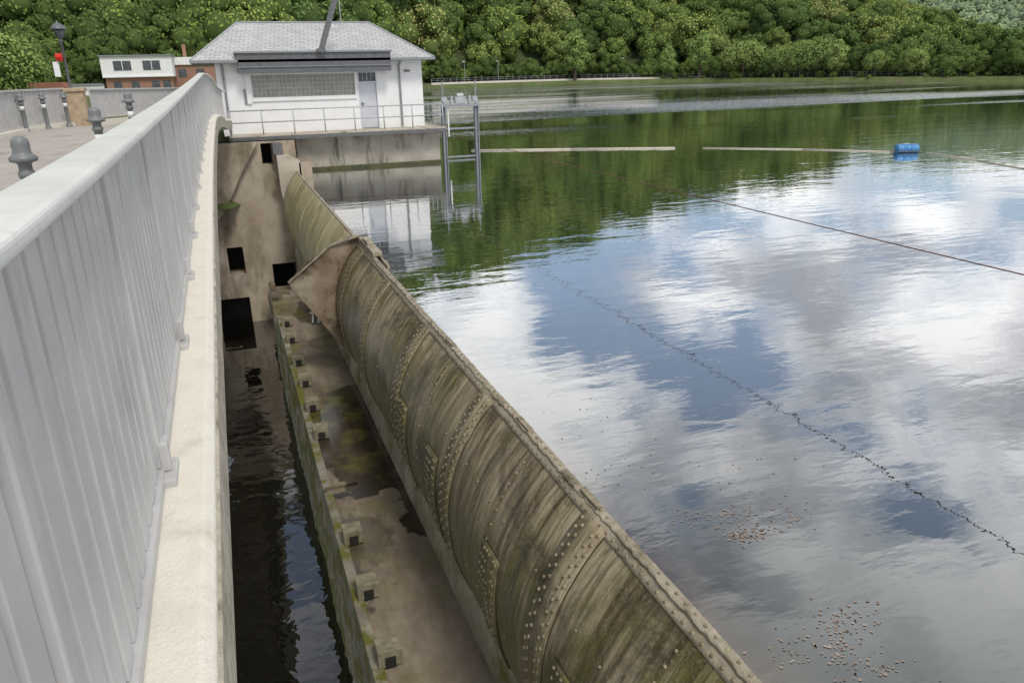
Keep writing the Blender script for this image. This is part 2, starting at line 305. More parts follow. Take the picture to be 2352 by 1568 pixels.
MB().lathe((0,0,3.0),[(.24,0),(.24,.03),(.19,.1),(.1,.18),(.04,.2),(.03,.26),(.001,.28)],16).out('cap',M_dsteel,lp,True)
m_red=surf('red_paint',[(.3,(.6,.02,.01)),(.7,(.7,.03,.02))],5,.5,0)
MB().box(-.26,-.05,-.1,.08,2.0,2.24).out('signal_light',m_red,lp,bev=.03); MB().lathe((-.16,-.13,2.12),[(.08,-.02),(.085,0),(.001,.03)],14).out('signal_lens',m_red,lp)
MB().box(-.38,-.2,-.05,0,1.5,1.98).beam((-.3,0,1.95),(0,0,2.2),.03).out('signal_plate',M_bandw,lp)
# ---------------- turbine house ----------------
H=empty('turbine_house'); YF=33.7
MB().box(.15,1.45,YF,34,1.5,4.35).box(5.58,5.72,YF,34,1.5,4.35).box(6.51,8.5,YF,34,1.5,4.35).box(1.45,5.58,YF,34,1.5,2.95).box(1.45,5.58,YF,34,3.82,4.35).box(5.72,6.51,YF,34,3.87,4.35).out('front_wall',M_white,H)
MB().box(.15,.45,34,40.4,1.5,4.35).box(8.2,8.5,34,40.4,1.5,4.35).box(.45,8.2,40.1,40.4,1.5,4.35).out('side_walls',M_white,H)
MB().box(1.2,1.38,YF-.07,YF-.002,2.72,4.0).box(1.38,5.62,YF-.06,YF-.002,2.80,2.93).out('window_surround',M_white,H,bev=.01)
m_gb=surf('glass_block',[(.3,(.22,.22,.20)),(.7,(.40,.39,.35))],3,.25,.1,.01,20)
MB().box(1.45,5.58,YF+.09,YF+.12,2.95,3.82).out('window_glass',m_gb,H)
B=MB()
for i in range(25): 
    x=1.45+4.13*i/24; B.box(x-.012,x+.012,YF+.05,YF+.088,2.95,3.82)
for j in range(6):
    z=2.95+.87*j/5; B.box(1.45,5.58,YF+.045,YF+.05,z-.012,z+.012)
B.out('window_grid',surf('mortar_grid',[(.3,(.45,.45,.43)),(.7,(.55,.55,.52))],4,.7,0),H)
m_door=surf('door_paint',[(.3,(.50,.52,.57)),(.7,(.58,.60,.64))],3,.5,0)
MB().box(5.76,6.47,YF+.05,YF+.1,1.58,3.42).out('door',m_door,H,bev=.01)
MB().box(5.72,5.76,YF-.01,YF+.1,1.56,3.87).box(6.47,6.51,YF-.01,YF+.1,1.56,3.87).box(5.76,6.47,YF-.01,YF+.1,3.42,3.48).box(5.76,6.47,YF-.01,YF+.1,3.82,3.87).box(6.09,6.12,YF+.03,YF+.09,3.48,3.82).box(5.92,5.935,YF+.04,YF+.09,3.48,3.82).box(6.28,6.295,YF+.04,YF+.09,3.48,3.82).out('door_frame',m_door,H)
MB().box(5.76,6.47,YF+.09,YF+.12,3.48,3.82).out('door_transom',M_glass,H)
MB().beam((5.84,YF,2.55),(5.84,YF+.03,2.55),.05,.16).beam((5.84,YF,2.58),(5.95,YF,2.58),.02).out('door_handle',M_dsteel,H)
ex0,ex1,ey0,ey1,ez=-.72,8.95,33.15,40.9,4.38; rz=5.95
mesh('roof',[(ex0,ey0,ez),(ex1,ey0,ez),(ex1,ey1,ez),(ex0,ey1,ez),(1.3,37,rz),(7.0,37,rz)],[(0,1,5,4),(1,2,5),(2,3,4,5),(3,0,4)],M_roof,H)
MB().box(ex0,ex1,ey0,ey1,ez-.1,ez-.01).out('eaves_soffit',M_trim,H)
MB().beam((ex0-.02,ey0-.05,ez-.04),(ex1+.02,ey0-.05,ez-.04),.1,.1).tube((1.3,37,rz+.01),(7,37,rz+.01),.05).out('gutter',M_trim,H)
B=MB()
for a in((ex0,ey0),(ex1,ey0)): B.tube((a[0],a[1],ez+.02),(1.3 if a[0]<0 else 7.0,37,rz+.02),.03)
B.out('hip_ridges',M_steel,H)
MB().box(1.0,7.05,33.05,YF-.001,3.88,4.62).out('slate_lintel_box',M_slate,H,bev=.01)
MB().box(.92,7.12,32.98,33.9,4.62,4.70).out('lintel_cap',M_trim,H,bev=.01)
MB().box(.96,7.09,33.0,33.045,4.10,4.13).out('lintel_line',M_trim,H)
B=MB(); B.tube((.42,YF-.07,1.5),(.42,YF-.07,4.2),.045); B.tube((.42,YF-.07,4.2),(.36,ey0-.02,4.32),.045); B.tube((7.5,YF-.07,1.6),(7.5,YF-.07,4.1),.04); B.tube((7.5,YF-.07,4.1),(7.5,ey0-.02,4.32),.04)
B.out('downpipes',M_trim,H)
MB().box(7.72,7.95,YF-.12,YF-.001,3.82,3.9).out('wall_light',M_dsteel,H,bev=.01)
MB().box(1.1,1.19,YF-.04,YF-.001,2.7,3.3).out('cable_duct',M_trim,H)
MB().beam((4.2,32.95,4.6),(5.35,33.0,7.6),.2,.2).beam((4.05,32.95,4.7),(4.4,32.95,4.7),.25,.12).out('crane_jib',M_dsteel,H)
MB().tube((5.75,37,5.9),(5.75,37,8.2),.02).out('antenna',M_steel,H)
MB().box(.3,9.15,32.6,YF-.002,1.40,1.56).box(8.52,9.15,YF,37,1.40,1.56).out('balcony_slab',M_conc2,H,bev=.02)
MB().box(.28,9.17,32.57,32.598,1.36,1.5).out('balcony_edge_angle',M_dsteel,H)
B=MB();px=[.4+1.22*i for i in range(8)]
for x in px: B.tube((x,32.66,1.5),(x,32.66,2.5),.024)
for z in(2.5,2.05): B.tube((.4,32.66,z),(9.05,32.66,z),.024); B.tube((9.05,32.66,z),(9.05,36.8,z),.024)
for z in (1.75,2.28): B.tube((9.05,32.66,z),(9.05,36.8,z),.012)
for y in(32.66,33.5,34.3,35.1,35.9,36.8): B.tube((9.05,y,1.5),(9.05,y,2.5),.024)
B.out('balcony_railing',M_steel,H,True)
MB().box(2.85,9.0,33.15,36,-.6,1.398).out('basin_wall',M_base,H,bev=.03)
MB().box(2.83,9.03,33.10,36.2,-.5,.13).out('algae_line',M_algae,H,bev=.03)
# ---------------- pier wall ----------------
P=empty('concrete_pier')
holes=[(1.40,1.82,.45,1.29),(-.41,.21,-3.86,-2.71),(1.26,2.25,-5.23,-3.55),(-1.04,.2,-6.2,-4.82)]
xs=sorted({-1.6,2.72,*[h[0] for h in holes],*[h[1] for h in holes]}); zs=sorted({-6.3,1.37,*[h[2] for h in holes],*[h[3] for h in holes]})
V=[];F=[]
def quad(a,b_,c,d): 
    n=len(V); V.extend([a,b_,c,d]); F.append((n,n+1,n+2,n+3))
for i in range(len(xs)-1):
    for j in range(len(zs)-1):
        cx=(xs[i]+xs[i+1])/2; cz=(zs[j]+zs[j+1])/2
        if any(h[0]<cx<h[1] and h[2]<cz<h[3] for h in holes): continue
        quad((xs[i],32,zs[j]),(xs[i+1],32,zs[j]),(xs[i+1],32,zs[j+1]),(xs[i],32,zs[j+1]))
for h in holes:
    a,b_,c,d=h; Y1=33.2
    quad((a,32,c),(a,Y1,c),(a,Y1,d),(a,32,d)); quad((b_,32,c),(b_,Y1,c),(b_,Y1,d),(b_,32,d)); quad((a,32,d),(b_,32,d),(b_,Y1,d),(a,Y1,d)); quad((a,32,c),(b_,32,c),(b_,Y1,c),(a,Y1,c))
mesh('pier_face',V,F,M_conc,P)
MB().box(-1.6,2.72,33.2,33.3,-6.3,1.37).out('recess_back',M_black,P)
def extr(name,poly,y0,y1,mat,parent):
    k=len(poly); V=[(x,y0,z) for x,z in poly]+[(x,y1,z) for x,z in poly]; F=[tuple(range(k)),tuple(range(2*k-1,k-1,-1))]+[(i,(i+1)%k,k+(i+1)%k,k+i) for i in range(k)]
    return mesh(name,V,F,mat,parent)
extr('haunch',[(-1.6,1.36),(1.3,1.36),(1.05,1.0),(.75,.55),(.4,-.05),(.05,-.7),(-.3,-1.25),(-.7,-1.7),(-1.6,-1.9)],31.7,31.99,M_conc,P)
extr('side_wing',[(1.92,.86),(2.35,.86),(2.78,.6),(2.8,-3.6),(2.55,-3.5),(2.2,-2.2),(2.02,-1.2),(1.93,-.5)],31.2,31.99,M_conc2,P)
MB().box(1.83,2.2,31.5,31.99,.87,1.3).out('lintel',M_dsteel,P)
MB().box(2.72,3.2,31.2,33.1,-6,.55).out('pier_nose',M_conc,P)
# ---------------- weir ----------------
W=empty('weir_apron')
MB().box(.86,2.4,-2,11.88,-3.4,-3.0).box(.86,2.4,11.98,25.5,-3.4,-3.0).box(1.42,2.4,11.88,11.98,-3.4,-3.0).box(.86,1.42,11.88,11.98,-3.4,-3.2).out('apron_floor',M_apron,W)
ny=180;nz=14;V=[];F=[]
for i in range(ny+1):
    y=-2+27.5*i/ny
    for j in range(nz+1):
        z=-3.004-(3.1)*j/nz; V.append((.855-.03*(j>0)-.03*math.sin(y*1.7+j)*.5*(j>0)+random.uniform(-.025,.025)*(j>0),y,z))
for i in range(ny):
    for j in range(nz): a=i*(nz+1)+j; F.append((a,a+1,a+nz+2,a+nz+1))
mesh('apron_side',V,F,M_apside,W,True)
MB().box(.82,.97,-2,11.8,-3.06,-2.975).box(.82,.97,12.0,25.5,-3.06,-2.975).out('apron_edge',M_apside,W,bev=.02)
B=MB();D=MB()
for y in(5.2,6.3,7.5,8.85,10.2,14.0,15.4,16.85,18.3,20.1,21.6,23.1):
    j=random.uniform(-.02,.02); B.box(.90+j,1.19+j,y-.13,y+.14,-2.98,-2.74); D.box(.98+j,1.11+j,y-.15,y-.131,-2.975,-2.83)
B.out('baffle_blocks',surf('block_concrete',[(.3,(.13,.115,.07)),(.7,(.31,.28,.20))],7,.8,.4,.02,30),W,bev=.012); D.out('block_front_patches',M_black,W)  # second mesh: small dark plates set on the block fronts
extr('sill',[(2.16,-2.999),(2.26,-2.5),(2.6,-2.45),(2.6,-3.3),(2.2,-3.3)],-2,31.2,M_sill,W)
MB().box(2.45,2.62,-2,31.2,-6,-2.5).out('weir_core',M_conc,W)
MB().box(.75,2.3,22.6,22.95,-3.2,-2.6).box(.8,1.0,24,25.5,-3.4,-2.65).box(1.0,2.4,25.5,28,-4.3,-3.6).box(.9,2.4,28,31.2,-5.0,-4.3).out('end_steps',M_apron,W,bev=.02)
MB().beam((1.75,21.4,-2.95),(1.95,22.5,-2.2),.05).beam((1.9,21.3,-2.95),(2.1,22.4,-2.2),.05).beam((1.7,21.6,-2.7),(2.0,21.6,-2.7),.04).out('strut',M_steel,W)
pr0=[(2.58,.2),(2.36,-.05),(2.14,-.4),(1.98,-.85),(1.94,-1.3),(1.99,-1.8),(2.12,-2.2),(2.24,-2.44)]
def cr(p,n):
    out=[];P_=[p[0]]+p+[p[-1]]
    for i in range(1,len(P_)-2):
        for k in range(n):
            t=k/n; q=[]
            for c in(0,1):
                a,b_,c_,d=P_[i-1][c],P_[i][c],P_[i+1][c],P_[i+2][c]
                q.append(.5*((2*b_)+(-a+c_)*t+(2*a-5*b_+4*c_-d)*t*t+(-a+3*b_-3*c_+d)*t**3))
            out.append(tuple(q))
    out.append(p[-1]); return out
prof=cr(pr0,5)
def pn(s):
    f=s*(len(prof)-1); i=min(int(f),len(prof)-2); t=f-i; a=prof[i];b_=prof[i+1]; tx,tz=b_[0]-a[0],b_[1]-a[1]; L=math.hypot(tx,tz)
    return (a[0]+tx*t,a[1]+tz*t),(tz/L,-tx/L)
def skin(name,y0,y1,off,s0,s1,mat,parent,ns=28,ny=2,thick=None):
    V=[];F=[]
    for i in range(ny+1):
        y=y0+(y1-y0)*i/ny
        for j in range(ns+1):
            (x,z),(nx,nz_)=pn(s0+(s1-s0)*j/ns); V.append((x+nx*off,y,z+nz_*off))
    for i in range(ny):
        for j in range(ns): a=i*(ns+1)+j; F.append((a,a+ns+1,a+ns+2,a+1))
    o=mesh(name,V,F,mat,parent,True)
    sm=o.modifiers.new('s','SOLIDIFY'); sm.thickness=thick or .02; sm.offset=-1
    return o
G=empty('weir_flap_gate')
skin('skin_plate',-1,17,0,0,1,M_flap,G,ny=30,thick=.03)
RV=MB()
def riv(s,y,off,r=.017):
    (x,z),(nx,nz_)=pn(s); RV.rivet((x+nx*off,y,z+nz_*off),(nx,0,nz_),r)
m_patch=flap_mat('patch_plate_steel',(.19,.155,.085),(.045,.034,.02),(.11,.115,.018),(.30,.255,.17),.6,.5)
m_dk=surf('plate_edge_dark',[(.3,(.03,.022,.012)),(.7,(.06,.045,.025))],9,.7,0)  # dark outline showing around the straps and patch plates
seams=[2.1,4.95,7.8,10.65,13.5,16.2]
for y in seams:
    skin('seam_edge',y-.215,y+.215,.003,.03,.985,m_dk,G,ny=1,thick=.004)
    skin('seam_strap',y-.20,y+.20,.016,.03,.98,M_flap,G,ny=1,thick=.016)
    for c in(-.155,-.085,.085,.155):
        n=24
        for i in range(n): riv(.06+.9*(i+(.5 if abs(c)<.1 else 0))/n,y+c+random.uniform(-.004,.004),.016,.0205)
for y in(3.0,4.3,6.15,8.45,10.1): 
    skin('patch_edge',y-.245,y+.265,.004,.40,.82,m_dk,G,ny=1,thick=.003)
    skin('patch_plate',y-.23,y+.25,.026,.405,.815,m_patch,G,ny=1,thick=.024)
    for i in range(12):
        for c in(-.19,-.13,.0,.07,.14,.21): 
            if random.random()<.88: riv(.42+.38*i/11+random.uniform(-.003,.003),y+c,.026,.019)
for s in(.30,.62,.9):
    y=1.5
    while y<16.8:
        if random.random()<.8: riv(s,y,.0,.017)
        y+=.42
for y0 in np.arange(3.5,17,2.85):
    for i in range(16): riv(.1+.8*i/16,y0,0,.017)
skin('top_flange_strip',-1,17,.008,.0,.05,M_crest,G,ns=3,ny=2,thick=.01)
y=-1
while y<17: 
    (x,z),(nx,nz_)=pn(.03); RV.rivet((x+nx*.008,y,z+nz_*.008),(nx,0,nz_),.017); y+=.115
RV.out('rivets',M_rivet,G,True)
V=[];F=[];ysn=[-1+.06*i for i in range(301)]
for y in ysn:
    j=random.uniform(-.007,.007); zt=.235+.008*math.sin(y*2.1)+j
    V+= [(2.575,y,.195),(2.57+j,y,zt-.01),(2.585,y,zt),(2.645,y,zt+.004+j*.5),(2.665-j,y,zt-.02),(2.675,y,.0),(2.67,y,-.5)]
k=7
for i in range(len(ysn)-1):
    for j in range(k-1): a=i*k+j; F.append((a,a+1,a+k+1,a+k))
mesh('crest_cap',V,F,M_crest,G)
C=MB();y=-1
while y<17: C.rivet((2.615,y,.238+.008*math.sin(y*2.1)),(0,0,1),.017); y+=.12
for y in(5.0,6.6,9.4): C.box(2.58,2.64,y,y+.35,.245,.265)
C.out('crest_bolts',M_rivet,G)
extr('end_fin',[(2.62,.36),(2.3,.34),(1.95,.18),(1.55,-.06),(1.2,-.32),(.97,-.56),(1.0,-.66),(1.35,-1.2),(1.7,-1.75),(2.0,-2.25),(2.24,-2.44),(2.3,-1.3),(2.62,0)],16.98,17.03,M_fin,G)
MB().beam((2.6,16.9,.37),(1.95,16.98,.2),.1,.03).beam((1.95,16.98,.2),(.96,16.98,-.55),.1,.03).out('fin_flange',M_crest,G)
MB().box(2.58,2.78,15.2,16.9,.25,.34).box(2.6,2.74,15.9,16.5,.34,.42).box(2.75,2.8,14.6,16.9,.1,.2).out('hinge_bracket',M_crest,G,bev=.01)
G2=empty('weir_flap_gate')
skin('skin_plate',17.06,31.4,0,0,1,M_flap2,G2,ny=20,thick=.03)
RV=MB()
for y in(18.6,20.8,23,25.2,27.4,29.6):
    skin('seam_strap',y-.13,y+.13,.012,.03,.98,M_flap2,G2,ny=1,thick=.014)
    for c in(-.08,.08):
        for i in range(22): riv(.05+.9*i/22,y+c,.012,.02)
RV.out('rivets',M_rivet,G2,True)
V=[]
for y in(17.06,31.4): V+=[(2.575,y,.19),(2.57,y,.23),(2.64,y,.235),(2.67,y,0),(2.67,y,-.5)]
F=[(j,j+1,j+6,j+5) for j in range(4)]; mesh('crest_cap',V,F,M_crest,G2)
# ---------------- gate frame ----------------
S=empty('sluice_gate_frame'); B=MB()
for x in(9.55,11.1):
    B.box(x-.09,x-.05,34.2,34.45,-1,2.3).box(x+.05,x+.09,34.2,34.45,-1,2.3).box(x-.05,x+.05,34.3,34.34,-1,2.3)
    B.tube((x,34.32,2.3),(x,34.32,3.4),.03)
B.box(9.4,11.25,34.1,34.55,2.3,2.4).box(9.64,11.01,34.28,34.36,1.3,1.38).box(9.64,11.01,34.28,34.36,.05,.12)
B.out('frame',M_gsteel,S)
B=MB(); B.box(10.1,10.6,34.2,34.45,2.45,2.7).tube((9.6,34.32,2.55),(11.1,34.32,2.55),.03).tube((9.6,34.2,2.6),(9.6,34.44,2.6),.13).tube((11.05,34.2,2.6),(11.05,34.44,2.6),.13).tube((10.2,34.32,2.75),(10.5,34.32,2.75),.12).box(9.9,10.0,34.25,34.4,2.4,2.75).box(10.75,10.85,34.25,34.4,2.4,2.75)
B.out('gear_drive',M_steel,S,bev=.01)
MB().box(9.72,9.78,34.24,34.27,1.0,2.2).out('gauge',M_bandw,S)
cb=MB()
for i in range(20): 
    t0=i/20;t1=(i+1)/20; f=lambda t:(7.9+.1*t+.06*math.sin(t*3),32.7-37*t,1.65-.10*math.sin(math.pi*t))
    cb.tube(f(t0),f(t1),.008,k=6)
cb.out('cable',surf('cable_rust',[(.3,(.12,.05,.03)),(.7,(.16,.08,.05))],3,.7,0))
def boom(pts,r=.06):
    B=MB()
    for a,c in zip(pts[:-1],pts[1:]): B.tube((*a,.01),(*c,.01),r,k=8)
    return B.out('floating_boom',M_wood,None,True)
boom([(11.74,37.3),(16.3,35.2),(20.87,32.92)],.06); boom([(22,32.2),(25.5,29.3),(28.0,26.4)],.035); boom([(28.9,25.4),(28.2,22.3),(27.4,19.8),(26.5,16)],.035)
D=empty('blue_drum_float',(28.4,26.0,.14)); D.rotation_euler=(0,0,math.radians(-20)); D.scale=(.9,.8,.8)
m_blue=surf('blue_plastic',[(.3,(.03,.15,.38)),(.7,(.06,.24,.50))],5,.35,0)
dp=[(.001,-.52),(.25,-.52),(.28,-.49),(.27,-.45),(.28,-.3),(.28,-.2),(.3,-.18),(.3,-.15),(.28,-.13),(.28,.13),(.3,.15),(.3,.18),(.28,.2),(.28,.3),(.27,.45),(.28,.49),(.25,.52),(.001,.52)]
B=MB().lathe((0,0,0),dp,24); B.V=[(z,y,x) for x,y,z in B.V]; B.out('drum',m_blue,D,True)
B=MB(); B.tube((-.7,.0,-.12),(-.5,0,0),.04).tube((.5,0,0),(.75,0,-.12),.04).beam((-.5,-.3,-.1),(.5,-.3,-.1),.05).beam((-.5,.3,-.1),(.5,.3,-.1),.05); B.out('harness',M_dsteel,D)
MB().box(-.2,.1,-.05,.13,.284,.29).out('label',M_bandw,D)
B=MB()
for cx,cy,n,s in((3.75,4.5,130,.10),(3.9,4.75,70,.18),(4.25,4.6,45,.18),(3.45,4.9,35,.12),(3.3,5.9,30,.30),(3.4,3.2,110,.2),(3.75,3.35,70,.16),(3.55,2.9,50,.15),(4.4,5.4,25,.5),(3.7,7.2,25,.6)):
    for i in range(n):
        x=cx+random.gauss(0,s);y=cy+random.gauss(0,s*.6);a=random.random()*6;r=random.uniform(.004,.015); nn=len(B.V)
        if x<2.85: continue
        for q in range(5): B.V.append((x+r*math.cos(a+q*1.256)*random.uniform(.5,1.5),y+r*math.sin(a+q*1.256)*random.uniform(.4,1.2),.005))
        B.F.append(tuple(range(nn,nn+5)))
B.out('floating_petals',surf('petal',[(.3,(.16,.12,.085)),(.7,(.42,.33,.27))],8,.8,0))
# ---------------- terrain ----------------
azs=np.array([-100,-30,0,4,8,12,14.4,25,33.7,45,53.3,70,90,120.]); rs=np.array([36,36,36,42,60,120,187,211,203,180,166,166,175,200.])
rh=np.array([140,140,140,142,160,185,204,226,214,190,175,178,188,213.])
ea=np.array([-100,-20,0,15,25,33,41,44,48,54,60,90,120.]); ee=np.array([17,17,17,13.5,11,8.5,5.8,4.5,2.6,.5,.4,2.5,4.])
dR=np.array([110,110,115,125,125,125,120,115,110,100,95,95,95.])
def shore(a): return float(np.interp(a,azs,rs))
def hillR(a): return float(np.interp(a,azs,rh))
def ridge(a):
    R=hillR(a)+float(np.interp(a,ea,dR)); return R,max(1.5,3.8+math.tan(math.radians(float(np.interp(a,ea,ee))))*R-7)
def g0(a): return float(np.interp(a,[-5,2,8,14],[1.4,1.4,1.0,.8]))
def ground(a,r):
    s=shore(a);h=hillR(a);Rr,Z=ridge(a);b0=g0(a)
    if r<s: return -1.
    if r<s+1.5: return -.15+(b0+.15)*(r-s)/1.5
    if r<h: return b0+.3*(r-s-1.5)/max(1,h-s)
    if r<Rr:
        t=(r-h)/(Rr-h); lump=5*math.sin(a*.35)*math.sin(t*3.14)+3*math.sin(a*.9+r*.05)*math.sin(t*3.14)
        return b0+.3+(Z-b0)*(t**.92)+lump*min(1,Z/30)
    return Z+b0-(r-Rr)*.1
AZ=np.concatenate([np.arange(-100,-20,4),np.arange(-20,60,.5),np.arange(60,121,4)])
V=[];F=[]
for a in AZ:
    s=shore(a);h=hillR(a);Rr,Z=ridge(a); L=[s-5,s,s+.75,s+1.5,s+3,s+5]+list(np.linspace(s+6,h,3))+list(np.linspace(h+1,Rr,16))+[Rr+40]
    nr=len(L); ar=math.radians(a)
    for r in L: V.append((r*math.sin(ar),r*math.cos(ar),ground(a,r)))
for i in range(len(AZ)-1):
    for j in range(nr-1): q=i*nr+j; F.append((q,q+1,q+nr+1,q+nr))
T=mesh('terrain',V,F,M_bankgrass,None,True); T.data.materials.append(M_forestfloor)
for i,p in enumerate(T.data.polygons):
    if i%(nr-1)>=8: p.material_index=1
V=[];F=[];V2=[];F2=[]
A2=np.arange(14.8,60,.5)
for a in A2:
    ar=math.radians(a);s=shore(a)
    for r in(s+6.5,s+8.3): V.append((r*math.sin(ar),r*math.cos(ar),ground(a,r)+.12))
    V2+= [(r*math.sin(ar),r*math.cos(ar),z) for r,z in((s+3.2,.75),(s+4.0,1.3),(s+4.3,1.3))]
for i in range(len(A2)-1):
    F.append((2*i,2*i+1,2*i+3,2*i+2))
    if A2[i]<31: F2+= [(3*i,3*i+1,3*i+4,3*i+3),(3*i+1,3*i+2,3*i+5,3*i+4)]
mesh('lakeside_path',V,F,M_path); mesh('stone_revetment',V2,F2,M_path)
B=MB();prev=None
for a in np.arange(14.8,50,.45):
    ar=math.radians(a);r=shore(a)+6;p=Vector((r*math.sin(ar),r*math.cos(ar),1.2 if a<31 else .9)); B.beam(p,p+Vector((0,0,1.0)),.06)
    if prev is not None:
        for h_ in(1.0,.55): B.beam(prev+Vector((0,0,h_)),p+Vector((0,0,h_)),.04)
    prev=p
B.out('shore_fence',M_steel)
for a in(17.2,19.6,28.5):
    ar=math.radians(a);r=shore(a)+10; P_=empty('street_lamp',(r*math.sin(ar),r*math.cos(ar),1)); MB().tube((0,0,0),(0,0,5),.07,.05).out('pole',M_steel,P_); MB().box(-.5,.15,-.12,.12,4.95,5.1).out('head',M_bandw,P_)
# ---------------- trees ----------------
import bmesh
def ico(c,r,rnd,zs=.85):
    bm=bmesh.new(); bmesh.ops.create_icosphere(bm,subdivisions=2,radius=1)
    V=[];F=[]
    for v in bm.verts: k=r*(1+rnd.uniform(-.1,.1)); V.append((c.x+v.co.x*k,c.y+v.co.y*k,c.z+v.co.z*k*zs))
    for f in bm.faces: F.append(tuple(v.index for v in f.verts))
    bm.free(); return V,F
def tree_mesh(name,kind,seed,leafmat,nleaf=2600,ls=.055,core=.62,coremat=None):
    r=random.Random(seed); V=[];F=[];MI=[];NR=[]
    def tube(a,b_,r0,r1,k=6):
        q=MB().tube(a,b_,r0,r1,k); n=len(V); V.extend(q.V); F.extend([tuple(i+n for i in f) for f in q.F]); MI.extend([1]*len(q.F)); a=Vector(a);b_=Vector(b_)
        for i,v in enumerate(q.V): cpt=a if i<k else b_; d=(Vector(v)-cpt); NR.append(tuple(d.normalized()))
    if kind=='round': rad,base,nb=.46,.2,20
    elif kind=='tall': rad,base,nb=.21,.08,16
    else: rad,base,nb=.42,.1,20
    tube((0,0,-.05),(0,0,base+.15),.03,.022); tube((0,0,base+.15),(r.uniform(-.04,.04),0,.85),.022,.006)
    blobs=[]
    for i in range(nb):
        t=(i+.5)/nb; z=base+.1+(.9-base-.1)*t
        if kind=='tall': env=rad*math.sin(math.pi*min(1,.12+.86*t))**.7
        elif kind=='round': env=rad*math.sin(math.pi*(.15+.75*t))**.8
        else: env=rad*math.sin(math.pi*(.1+.78*t))**.75
        a=i*2.4+r.uniform(-.4,.4); d=env*r.uniform(.5,.85); br_=env*r.uniform(.28,.5)+.03
        c=Vector((math.cos(a)*d,math.sin(a)*d,z)); blobs.append((c,br_)); tube((0,0,z-.12 if z>.2 else z*.5),tuple(c),.010,.004,4)
    blobs.append((Vector((0,0,base+.3)),rad*.5)); blobs.append((Vector((0,0,.66)),rad*.45)); blobs.append((Vector((.03,0,.86)),rad*.28))
    tot=sum(b_[1]**2 for b_ in blobs); cc=Vector((0,0,.5))
    for c,b_ in blobs:
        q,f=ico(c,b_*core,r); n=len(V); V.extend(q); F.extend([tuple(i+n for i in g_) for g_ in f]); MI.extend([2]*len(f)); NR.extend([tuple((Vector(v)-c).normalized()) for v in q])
        n=int(nleaf*b_*b_/tot)
        for i in range(n):
            d=Vector((r.gauss(0,1),r.gauss(0,1),r.gauss(0,1)+.35)).normalized(); rr=b_*(r.uniform(.72,1.05) if r.random()<.8 else r.uniform(1.05,1.35))
            p=c+Vector((d.x,d.y,d.z*.85))*rr
            nv=(d+Vector((r.uniform(-.6,.6),r.uniform(-.6,.6),r.uniform(-.3,.7)))).normalized(); u=nv.cross(Vector((r.random(),r.random(),.3))).normalized(); v=nv.cross(u); s=ls*r.uniform(.45,1.0)*.5
            n0=len(V); V.extend([tuple(p-u*s),tuple(p-v*s*.7),tuple(p+u*s),tuple(p+v*s*.7)]); F.append((n0,n0+1,n0+2,n0+3)); MI.append(0)
            sn=(d*.7+(p-cc).normalized()*.6+nv*.35+Vector((0,0,.2))).normalized(); NR.extend([tuple(sn)]*4)
    m=bpy.data.meshes.new(name); m.from_pydata(V,[],F)
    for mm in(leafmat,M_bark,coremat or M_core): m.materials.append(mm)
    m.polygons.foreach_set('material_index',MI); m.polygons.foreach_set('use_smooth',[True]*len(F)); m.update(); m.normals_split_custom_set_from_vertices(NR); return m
kinds=[('round',1),('dense',2),('dense',3),('tall',4),('round',5)]
def forest(name,pts,mats,nl,ls,coremat=None):
    P_=empty(name); groups=[[] for _ in kinds]
    for p in pts: groups[random.choices(range(len(kinds)),[3,3,3,1.0,3])[0]].append(p)
    for gi,(k,sd_) in enumerate(kinds):
        V=[];F=[]
        for (x,y,z,s) in groups[gi]:
            a=random.random()*6.28; n=len(V)
            for q in range(4): V.append((x+s*.7071*math.cos(a+q*math.pi/2),y+s*.7071*math.sin(a+q*math.pi/2),z))
            F.append((n,n+1,n+2,n+3))
        if not F: continue
        ins=mesh('stand_%d'%gi,V,F,None,P_); ins.instance_type='FACES'; ins.use_instance_faces_scale=True; ins.instance_faces_scale=1; ins.show_instancer_for_render=False; ins.show_instancer_for_viewport=False
        tm=bpy.data.objects.new('tree_%d'%gi,tree_mesh('tree_%d'%gi,k,sd_,mats,nl,ls,.8,coremat)); COL.objects.link(tm); tm.parent=ins
    return P_
pts=[];R=125.
while R<345:
    a=-20.; step=8.0; da=math.degrees(step/R)
    while a<60:
        aa=a+random.uniform(-.4,.4)*da; rr=R+random.uniform(-3.5,3.5); h=hillR(aa);Rr,Z=ridge(aa)
        if rr>h+1 and rr<Rr+12:
            sc_=random.uniform(9,19)*float(np.interp(aa,[15,45,60],[1,.66,.5]))
            ar=math.radians(aa); pts.append((rr*math.sin(ar),rr*math.cos(ar),ground(aa,rr)-1.8,sc_))
        a+=da*float(np.interp(a,[-20,8,15,45,60],[.75,.8,1,.75,.6]))
    R+=8.0
forest('hillside_forest',pts,M_leaf,2300,.046)
pts=[]
for a in np.arange(-16,58,.6):
    h=hillR(a); aa=a+random.uniform(-.15,.15); rr=h-random.uniform(0,3); ar=math.radians(aa); pts.append((rr*math.sin(ar),rr*math.cos(ar),ground(aa,rr)-.6,random.uniform(3.5,8)))
for a in np.arange(-16,2,.5):
    aa=a+random.uniform(-.2,.2); rr=hillR(aa)+random.uniform(2,14); ar=math.radians(aa); pts.append((rr*math.sin(ar),rr*math.cos(ar),ground(aa,rr)-1,random.uniform(7,12)))
for a in np.arange(30,58,.55):
    s=shore(a); aa=a+random.uniform(-.2,.2); rr=s+random.uniform(1.5,4) if random.random()<.5 else s+random.uniform(4,11); ar=math.radians(aa); pts.append((rr*math.sin(ar),rr*math.cos(ar),.3,random.uniform(.9,2.4) if rr<s+4 else random.uniform(2.0,5.0)))
forest('woodland_edge',pts,M_leafe,1700,.07)
